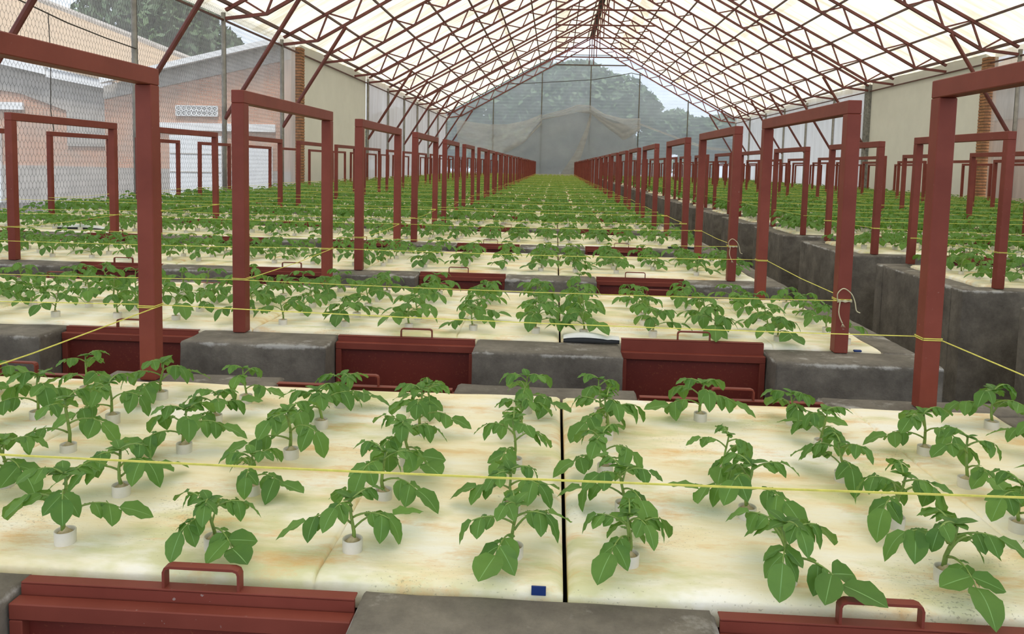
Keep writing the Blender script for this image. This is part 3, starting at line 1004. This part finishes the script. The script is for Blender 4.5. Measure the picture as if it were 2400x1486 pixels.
def foam_mesh(w, d, step, seed):
    rg = np.random.default_rng(seed)
    e = [0, 0.004, 0.012, 0.025]
    nx, ny = int(w / step), int(d / step)
    X = np.concatenate([e, np.linspace(0.04, w - 0.04, nx), w - np.array(e[::-1])])
    if step < 0.05:
        X = np.unique(np.round(np.concatenate([X[np.abs(X - 0.985) > 0.014], 0.985 + np.array([-0.012, -0.006, -0.0025, 0, 0.0025, 0.006, 0.012])]), 5))
    Y = np.concatenate([e, np.linspace(0.04, d - 0.04, ny), d - np.array(e[::-1])])
    gx, gy = np.meshgrid(X, Y, indexing='ij')
    z = np.zeros_like(gx)
    for _ in range(9):      # long soft wrinkles, mostly along the board
        a = rg.normal(0, 0.35)
        fr = rg.uniform(9, 34)
        t = gy * math.cos(a) + gx * math.sin(a) + 0.03 * np.sin(gx * rg.uniform(2, 6) + rg.uniform(0, 6))
        am = 0.5 + 0.5 * np.sin(gx * rg.uniform(1, 5) + rg.uniform(0, 6))
        z += 0.0016 * np.sin(t * fr + rg.uniform(0, 6)) * am * 14 / fr
    edge = np.minimum.reduce([gx, w - gx, gy, d - gy])
    drop = np.where(edge < 0.025, -0.014 * (1 - edge / 0.025) ** 2, 0)
    # fold line where two sheets meet under the cover
    fx = 0.985
    z -= 0.010 * np.exp(-((gx - fx) / 0.0028) ** 2) - 0.0025 * np.exp(-((gx - fx - 0.05) / 0.05) ** 2)
    z = z + drop + 0.014
    n, m = gx.shape
    top = np.stack([gx, gy, z], -1).reshape(-1, 3)
    idx = np.arange(n * m).reshape(n, m)
    F = np.stack([idx[:-1, :-1], idx[1:, :-1], idx[1:, 1:], idx[:-1, 1:]], -1).reshape(-1, 4)
    ring = np.concatenate([idx[:, 0], idx[-1, 1:], idx[::-1, -1][1:], idx[0, ::-1][1:-1]])
    low = top[ring].copy()
    low[:, 2] = -0.045
    o = len(top)
    L = len(ring)
    q = np.arange(L)
    S = np.stack([ring, o + q, o + (q + 1) % L, ring[(q + 1) % L]], -1)
    return np_mesh('foam_board', np.concatenate([top, low]), np.concatenate([F, S]), 'foam', smooth=True)


FOAM = {}
for side in 'LR':
    for k in range(NB):
        B = bedspec(side, k)
        d = B['b0'] - B['f1'] - 0.014
        for i in range(6):
            xa = min(B['seams'][i], B['seams'][i + 1])
            hi = side == 'L' and (k == 0 or k < 2 and i < 3)
            key = (k, i) if hi else (side, (k * 5 + i * 3) % 5)
            if key not in FOAM:
                FOAM[key] = foam_mesh(1.48 - 0.010, d, 0.022 if (hi and k == 0 and i < 3) else 0.04 if hi else 0.09, 7 + k * 10 + i)
            put('foam_board', FOAM[key], loc=(xa + 0.005, PITCH * k + B['f1'] + 0.007, HW), cat='foam board', group='foam planting boards',
                label=f'stained cream foam board, {ORD[i + 1]} from the aisle, on the {bedname(side, k)}')

# ------------------------------------------------------------------ post frames
HP = 1.1376
PS = 0.030
M_POST = MB().box(-PS, PS, -PS, PS, 0, HP - 0.0605, bev=0.003).mesh('post', 'red')
M_BAR = MB().box(-PS, PS, -PS, 1.3795 + PS, HP - 0.06, HP, bev=0.003).mesh('crossbar', 'red')
for side in 'LR':
    B = BED[side]
    for k in range(NB):
        for i, px in enumerate(B['posts']):
            t = put('post_frame', None, loc=(px + (rnd.uniform(-0.02, 0.02) if k > 2 else 0), PITCH * k + D0 + PS - 0.006, HW + 0.003), cat='frame', group='red post frames',
                    label=f'red steel post frame, {ORD[i + 1]} from the aisle, spanning the {bedname(side, k)}')
            if k > 1:
                t.rotation_euler = (rnd.uniform(-0.004, 0.004), rnd.uniform(-0.006, 0.006), rnd.uniform(-0.01, 0.01))
            put('post', M_POST, t)
            put('post', M_POST, t, loc=(0, 1.3795, 0))
            put('crossbar', M_BAR, t)

# ------------------------------------------------------------------ twine round the posts
ZT = HW + 0.255


def twine(side, k):
    B = BED[side]
    rg = random.Random(k * 7 + (side == 'R'))
    y0, y1 = PITCH * k + D0 + PS - 0.006, PITCH * k + D0 + PS - 0.006 + 1.3795
    r = 0.0021 if k < 3 else 0.0026
    n = 4 if k < 3 else 3
    mb = MB()
    P = sorted(B['posts'])
    q = PS + 0.002
    zz = {}
    for x in P:
        for j in (0, 1):
            zz[x, j] = ZT + rg.uniform(-0.012, 0.012) + (0.022 if k == 0 and (j == 0 or x < 0) else 0)
    for j, y, s in ((0, y0, -1), (1, y1, 1)):
        for a, c in zip(P[:-1], P[1:]):
            pts = []
            for i in range(7):
                u = i / 6
                pts.append((a + (c - a) * u, y + s * q, zz[a, j] + (zz[c, j] - zz[a, j]) * u - 0.010 * 4 * u * (1 - u)))
            mb.tube(pts, r, n, caps=False)
        for x in P:
            z = zz[x, j]
            for dz in ((0, 0.006) if k < 4 else (0,)):
                mb.tube([(x - q, y - q, z + dz), (x + q, y - q, z + dz), (x + q, y + q, z + dz), (x - q, y + q, z + dz), (x - q, y - q, z + dz)], r, n, caps=False)
    for x in P:
        mb.tube([(x + q, y0 + q, zz[x, 0]), (x + q, (y0 + y1) / 2, (zz[x, 0] + zz[x, 1]) / 2 - 0.008), (x + q, y1 - q, zz[x, 1])], r, n, caps=False)
    t = mb.build('twine', 'twine', label=f'yellow twine strung round the posts of the {bedname(side, k)}', cat='twine', group='yellow twines')
    if side == 'L' and k in (1, 2):
        x, z, y = P[-1], zz[P[-1], 0], y0 - q - 0.004
        kb = MB()
        loop = [(x - 0.03, y, z), (x - 0.035, y - 0.01, z + 0.035), (x - 0.01, y - 0.012, z + 0.058), (x + 0.025, y - 0.01, z + 0.035), (x + 0.042, y - 0.01, z), (x + 0.05, y - 0.012, z - 0.04), (x + 0.066, y - 0.014, z - 0.05)]
        tail = [(x - 0.02, y - 0.004, z), (x - 0.026, y - 0.01, z - 0.045), (x - 0.020, y - 0.012, z - 0.075), (x - 0.008, y - 0.012, z - 0.10)]
        def soft(pl, n=5):
            out = []
            for i in range(len(pl) - 1):
                p = [Vector(pl[max(0, min(len(pl) - 1, i + d))]) for d in (-1, 0, 1, 2)]
                for j in range(n):
                    u = j / n
                    out.append(0.5 * (2 * p[1] + (p[2] - p[0]) * u + (2 * p[0] - 5 * p[1] + 4 * p[2] - p[3]) * u * u + (3 * p[1] - p[0] - 3 * p[2] + p[3]) * u ** 3))
            return out + [Vector(pl[-1])]
        kb.tube(soft(loop), 0.0026, 5)
        kb.tube(soft(tail), 0.0026, 5)
        for i in range(4):
            kb.tube([(x - 0.008, y - 0.012, z - 0.10), (x - 0.013 + i * 0.006, y - 0.012, z - 0.118)], 0.0010, 3)
        for i in range(3):
            kb.tube([(x - 0.032, y - 0.002, z - 0.006 + i * 0.006), (x, y - 0.008, z + 0.004 - i * 0.004), (x + 0.032, y - 0.002, z - 0.004 + i * 0.004)], 0.0026, 5)
        kb.build('bow_knot', 'twine_old', t, smooth=True)


for side in 'LR':
    for k in range(NB):
        twine(side, k)

# ------------------------------------------------------------------ small items on the beds
t = MB().box(-0.026, 0.002, -0.003, 0.0, 0, 0.019, bev=0.0008).build('blue_tab', 'blue', loc=(0.0, 1.4175, HW + 0.001), label='small blue tape tab on the foam edge by the black seam', cat='tape')
MB().box(-0.018, 0.018, -0.01, 0.006, 0, 0.010, bev=0.003).build('blue_tab', 'blue', loc=(1.40, 3.562, HW + 0.003), label='small blue tab beside the red post of the first bed beyond', cat='tape')


def flap(x, y, w, hgt, lab, rz=0.0, dep=0.07):
    """liner corner curled up: white above, black below"""
    o = put('liner_flap', None, loc=(x, y, HW), rz=rz, label=lab, cat='liner')
    n, q = 14, 5
    for nm, m, dz in (('white_face', 'liner_white', 0.0), ('black_face', 'black', -0.0)):
        v, f = [], []
        for i in range(n + 1):
            u = i / n
            hh = hgt * (0.35 + 0.65 * math.sin(math.pi * min(1, u * 1.25)) ** 0.7) if u < 0.8 else hgt * (0.62 - (u - 0.8))
            for j in range(q + 1):
                s = j / q
                xx = (u - 0.5) * w
                yy = dep * (1 - s)
                z = 0.018 + hh * (0.45 + 0.55 * math.sin(s * 2.2 + 0.3))
                if nm == 'black_face':
                    z = 0.004 + (z - 0.004) * (1 - s * 0.0) * (0.72 if s < 1 else 0.72)
                    yy += 0.002
                v.append((xx, yy, z))
            if nm == 'black_face':
                v.append((xx, 0.006, 0.003))
            else:
                v.append((xx, -0.004, 0.018 + hh * 0.42))
        m_ = q + 2
        for i in range(n):
            for j in range(m_ - 1):
                f.append((i * m_ + j, (i + 1) * m_ + j, (i + 1) * m_ + j + 1, i * m_ + j + 1))
        put(nm, np_mesh(nm, v, f, m, smooth=True), o)


flap(0.185, 3.545, 0.26, 0.030, 'curled white liner corner with black underside beside the raised hatch')
flap(-5.15, 8.15, 0.72, 0.05, 'long lifted liner edge with black underside on a bed near the netting', dep=0.12)
flap(1.32, 7.96, 0.30, 0.022, 'small lifted liner edge at the aisle end of the third bed beyond')

# ------------------------------------------------------------------ potato plants
def leaflet_template(nl, us, mat_rib=True, curl=0.30, fold=0.22, rip=0.0):
    """ovate pointed leaflet of length 1 along +x, normal +z"""
    ts = np.linspace(0, 1, nl + 1)
    V, F, MI = [], [], []
    for t in ts:
        w = 0.47 * (t ** 0.62) * (1 - t) ** 0.72 * 1.95
        if t > 0.86:
            w *= 0.92
        for u in us:
            z = -curl * t * t + fold * abs(u) * w * (1 - 0.5 * t) + rip * math.sin(t * 17) * abs(u) ** 2 * w
            V.append((t, u * w, z))
    m = len(us)
    for i in range(nl):
        for j in range(m - 1):
            F.append((i * m + j, (i + 1) * m + j, (i + 1) * m + j + 1, i * m + j + 1))
            MI.append(1 if (mat_rib and j == (m - 2) // 2) else 0)
    return np.array(V), np.array(F), np.array(MI)


LT0 = [leaflet_template(9, (-1, -0.66, -0.33, -0.035, 0.035, 0.33, 0.66, 1), curl=c, fold=fo, rip=0.10) for c, fo in ((0.22, 0.20), (0.42, 0.25), (0.10, 0.30), (0.55, 0.16))]
LT1 = leaflet_template(5, (-1, -0.5, -0.03, 0.03, 0.5, 1), curl=0.32)
LT2 = leaflet_template(3, (-1, 0, 1), False, curl=0.32)
LT3 = (np.array([(0, 0, 0), (0.45, 0.36, 0.02), (1, 0, -0.3), (0.45, -0.36, 0.02), (0.45, 0, -0.06)]), np.array([(0, 4, 2, 1), (0, 3, 2, 4)]), np.array([0, 0]))
LEAFLET = [np_mesh('leaflet', a * 1.0, f, ['leaf', 'vein'], mi, True) for a, f, mi in LT0]


def frame_mtx(p, d, n, s):
    d = d / np.linalg.norm(d)
    b = np.cross(n, d)
    b /= np.linalg.norm(b)
    n2 = np.cross(d, b)
    M = np.eye(4)
    M[:3, 0], M[:3, 1], M[:3, 2], M[:3, 3] = d * s, b * s, n2 * s, p
    return M


def compound(rg, L, elev, droop, lt, z0=0.05):
    """rachis polyline and leaflet matrices, growing along +x"""
    n = 8
    pts = [np.zeros(3)]
    tang = []
    for i in range(n):
        a = elev - (elev + droop) * ((i + 0.5) / n) ** 1.1
        t = np.array((math.cos(a), 0, math.sin(a)))
        tang.append(t)
        pts.append(pts[-1] + t * L / n)
    mats = []

    def at(s):
        u = s * n
        i = min(int(u), n - 1)
        return pts[i] + (pts[i + 1] - pts[i]) * (u - i), tang[i]
    for s, side, ln in ((1.0, 0, 1.0), (0.80, 1, 0.80), (0.80, -1, 0.80), (0.56, 1, 0.60), (0.56, -1, 0.60), (0.38, 1, 0.22), (0.68, -1, 0.20)):
        p, t = at(s)
        nn = np.array((-t[2], 0, t[0]))
        ang = side * rg.uniform(0.85, 1.25)
        dp = rg.uniform(0.15, 0.65) if side else rg.uniform(0.1, 0.5)
        if ln < 0.3:
            dp = rg.uniform(-0.3, 0.2)
        d = t * math.cos(ang) + np.array((0, 1, 0)) * math.sin(ang)
        d = d * math.cos(dp) - nn * math.sin(dp)
        n2 = nn * math.cos(dp) + (t * math.cos(ang) + np.array((0, 1, 0)) * math.sin(ang)) * math.sin(dp)
        n2 = n2 + np.array((rg.uniform(-0.25, 0.25), rg.uniform(-0.25, 0.25), 0))
        ls = lt * ln * rg.uniform(0.88, 1.12)
        M = frame_mtx(p, d, n2, ls)
        up = 0
        while z0 + (M @ np.array((1, 0, -0.45, 1)))[2] < 0.012 and up < 9:
            d = d / np.linalg.norm(d) + np.array((0, 0, 0.16))
            n2 = n2 - d * np.dot(n2, d) / np.dot(d, d) + np.array((0, 0, 0.05))
            M = frame_mtx(p, d, n2, ls)
            up += 1
        mats.append((M, ln))
    return pts, mats


def tpl_apply(T, mats):
    V, F, MI = [], [], []
    o = 0
    for M in mats:
        v = T[0] @ M[:3, :3].T + M[:3, 3]
        V.append(v)
        F.append(T[1] + o)
        MI.append(T[2])
        o += len(v)
    return np.concatenate(V), np.concatenate(F), np.concatenate(MI)


def plant_spec(seed, hscale=1.0):
    rg = random.Random(seed)
    h = rg.uniform(0.075, 0.115) * hscale
    lean = np.array((rg.uniform(-0.15, 0.15), rg.uniform(-0.15, 0.15), 1)) * h
    base = np.array((0, 0, 0.020))
    nl = rg.choice((5, 6, 6))
    az = rg.uniform(0, 6.28)
    leaves = []
    for i in range(nl):
        u = i / (nl - 1)
        p = base + lean * (0.28 + 0.68 * u)
        L = (0.098 - 0.050 * u) * rg.uniform(0.9, 1.12)
        elev = math.radians(rg.uniform(28, 48) + 12 * u)
        droop = math.radians(rg.uniform(14, 44) - 14 * u)
        lt = (0.066 - 0.026 * u) * rg.uniform(0.9, 1.12)
        pts, mats = compound(rg, L, elev, droop, lt, p[2])
        c, s = math.cos(az), math.sin(az)
        R = np.eye(4)
        R[:2, :2] = ((c, -s), (s, c))
        R[:3, 3] = p
        leaves.append((R, pts, mats))
        az += math.radians(137.5 + rg.uniform(-16, 16))
    tip = []
    for i in range(6):
        a = i * 1.05 + rg.uniform(0, 0.5)
        e = rg.uniform(0.15, 0.8)
        d = np.array((math.cos(a) * math.cos(e), math.sin(a) * math.cos(e), math.sin(e)))
        tip.append(frame_mtx(base + lean * 0.98, d, np.array((-d[0] * 0.5, -d[1] * 0.5, 1.0)), rg.uniform(0.020, 0.034)))
    return dict(lean=lean, base=base, leaves=leaves, tip=tip)


CUP = MB().lathe([(0.0205, 0.0), (0.0212, 0.030), (0.0205, 0.031), (0.0185, 0.030), (0.0180, 0.006)], 18).mesh('growing_cup', 'cup', True)
PLUG = MB().lathe([(0.0182, 0.015), (0.016, 0.024), (0.008, 0.031), (0.004, 0.036), (0.0, 0.037)], 12).mesh('sponge_plug', 'plug', True)
CUP_LO = MB().lathe([(0.0205, -0.004), (0.0212, 0.030), (0.016, 0.029), (0.0, 0.027)], 8).mesh('growing_cup', 'cup', True)


def stem_mesh(sp, n=6):
    b, l = sp['base'], sp['lean']
    return MB().tube([b + l * u + np.array((0.004 * math.sin(u * 5), 0.003 * math.cos(u * 4), 0)) for u in (0, 0.25, 0.5, 0.75, 1)], 0.0042, n, taper=0.0022).mesh('stem', 'stem', True)


def np2m(M):
    return Matrix([list(r) for r in M])


PROTO0, PROTO1 = [], []
for i in range(10):
    sp = plant_spec(40 + i)
    rg = random.Random(i)
    lv = []
    for R, pts, mats in sp['leaves']:
        pet = MB().tube(pts, 0.0024, 5, taper=0.0011).mesh('leaf', 'stem', True)
        lv.append((np2m(R), pet, [(np2m(M), LEAFLET[rg.randrange(4)]) for M, ln in mats]))
    v, f, mi = tpl_apply(LT1, sp['tip'])
    PROTO0.append((stem_mesh(sp), lv, np_mesh('shoot_tip', v, f, ['leaf', 'vein'], mi, True)))
for i in range(8):
    sp = plant_spec(70 + i)
    lv = []
    for R, pts, mats in sp['leaves']:
        v, f, mi = tpl_apply(LT1, [M for M, ln in mats])
        mb = MB().tube(pts[::2], 0.0022, 4, caps=False)
        v = np.concatenate([v, np.array(mb.v)])
        f = np.concatenate([f, np.array(mb.f) + len(v) - len(mb.v)])
        mi = np.concatenate([mi, np.full(len(mb.f), 2)])
        lv.append((np2m(R), np_mesh('leaf', v, f, ['leaf', 'vein', 'stem'], mi, True)))
    v, f, mi = tpl_apply(LT2, sp['tip'])
    PROTO1.append((stem_mesh(sp, 5), lv, np_mesh('shoot_tip', v, f, ['leaf', 'vein'], mi, True)))


def lod(T, seed, skip, cup, tips):
    sp = plant_spec(seed)
    M_all = []
    for R, pts, mats in sp['leaves']:
        for M, ln in mats:
            if ln > skip:
                M_all.append(R @ M)
    if tips:
        M_all += sp['tip'][:tips]
    v, f, mi = tpl_apply(T, M_all)
    mi = mi * 0
    if cup:
        c = MB().lathe([(0.0205, -0.004), (0.0212, 0.030), (0.0, 0.028)], 6)
        c.tube([sp['base'], sp['base'] + sp['lean']], 0.004, 3, caps=False, mi=2)
        cf = np.array(c.f)
        v2 = np.array(c.v)
        m2 = np.where(np.array(c.m) == 2, 2, 1)
        f = np.concatenate([f, cf + len(v)])
        v = np.concatenate([v, v2])
        mi = np.concatenate([mi, m2])
    return v, f, mi


LOD2 = [lod(LT2, 90 + i, 0.3, True, 4) for i in range(8)]
LOD3 = [lod(LT3, 110 + i, 0.5, False, 2) for i in range(8)]

# every planting place: side, bed, row, board, column, position
ROWN = ['front row', 'second row', 'middle row', 'fourth row', 'rear row']
places = []
rg = random.Random(5)
for side in 'LR':
    B = BED[side]
    for k in range(NB):
        for bi in range(6):
            xa = min(B['seams'][bi], B['seams'][bi + 1])
            for ci in range(5):
                for ri, yy in enumerate(B['rows']):
                    x = xa + 0.125 + 0.308 * ci + rg.uniform(-0.016, 0.016)
                    yv = PITCH * k + yy + rg.uniform(-0.022, 0.022) + (0.02 if side == 'L' and k == 0 else 0)
                    # a few places are bare
                    if rg.random() < 0.025:
                        continue
                    q = CW @ Vector((x, yv, HW + 0.1 - CAM_Z))
                    px = 1200 + q.x / q.y * 1807.14
                    py = 535.4 - q.z / q.y * 1807.14
                    places.append(dict(side=side, k=k, b=bi, r=ri, x=x, y=yv, seen=(-60 < px < 2460 and -60 < py < 1540 and q.y > 0.3), dist=q.length))
cnt = {}
for p in sorted(places, key=lambda p: abs(p['x'] - 2.3)):
    q = (p['side'], p['k'], p['r'])
    cnt[q] = cnt.get(q, 0) + 1
    p['n'] = min(cnt[q], 26)
vis = sorted([p for p in places if p['seen'] and not (p['side'] == 'R' and p['k'] < 2)], key=lambda p: p['dist'])[:298]
near = set(id(p) for p in vis)


def bedshort(side, k):
    if side == 'R':
        return f'{ORD[k + 1]} bed across the aisle'
    return 'blue-tabbed bed' if k == 0 else f'{ORD[k]} bed beyond blue tab'


for p in vis:
    lab = f"potato plant in white cup, {ROWN[p['r']]}, {ORD[p['n']]} from the aisle, {bedshort(p['side'], p['k'])}"
    s = rg.uniform(0.92, 1.22) * (1.04 if p['side'] == 'L' else 1.25)
    rz = rg.uniform(0, 6.28)
    root = put('potato_plant', None, loc=(p['x'], p['y'], HW + 0.010), rz=rz, label=lab, cat='plant',
               group='potato plants in white cups')
    sc = Matrix.Scale(s, 4)
    if p['side'] == 'L' and p['k'] == 0:
        stem, lv, tip = PROTO0[rg.randrange(len(PROTO0))]
        put('growing_cup', CUP, root)
        put('sponge_plug', PLUG, root)
        put('stem', stem, root, scale=s)
        put('shoot_tip', tip, root, scale=s)
        for M, pet, lfs in lv:
            lo = put('leaf', pet, root, mtx=sc @ M)
            for M2, me in lfs:
                put('leaflet', me, lo, mtx=M2)
    else:
        stem, lv, tip = PROTO1[rg.randrange(len(PROTO1))]
        put('growing_cup', CUP, root)
        put('sponge_plug', PLUG, root)
        put('stem', stem, root, scale=s)
        put('shoot_tip', tip, root, scale=s)
        for M, me in lv:
            put('leaf', me, root, mtx=sc @ M)

VV, FF, MM = [], [], []
o = 0
for p in places:
    if id(p) in near:
        continue
    T = (LOD2 if p['k'] < 8 else LOD3)[rg.randrange(8)]
    a = rg.uniform(0, 6.28)
    s = rg.uniform(0.9, 1.2) * (1.0 if p['side'] == 'L' else 1.22) * (1.15 if p['k'] < 4 else 1.38)
    c, sn = math.cos(a) * s, math.sin(a) * s
    R = np.array(((c, -sn, 0), (sn, c, 0), (0, 0, s)))
    v = T[0] @ R.T + (p['x'], p['y'], HW + 0.012)
    VV.append(v)
    FF.append(T[1] + o)
    MM.append(T[2])
    o += len(v)
put('potato_foliage', np_mesh('potato_foliage', np.concatenate(VV), np.concatenate(FF), ['leaf_far', 'cup', 'stem'], np.concatenate(MM), True), kind='stuff',
    label='dense green potato plants covering the farther foam beds', cat='plants')
print('objects', len(bpy.data.objects), 'tris', sum(len(m.polygons) * 2 for m in bpy.data.meshes))
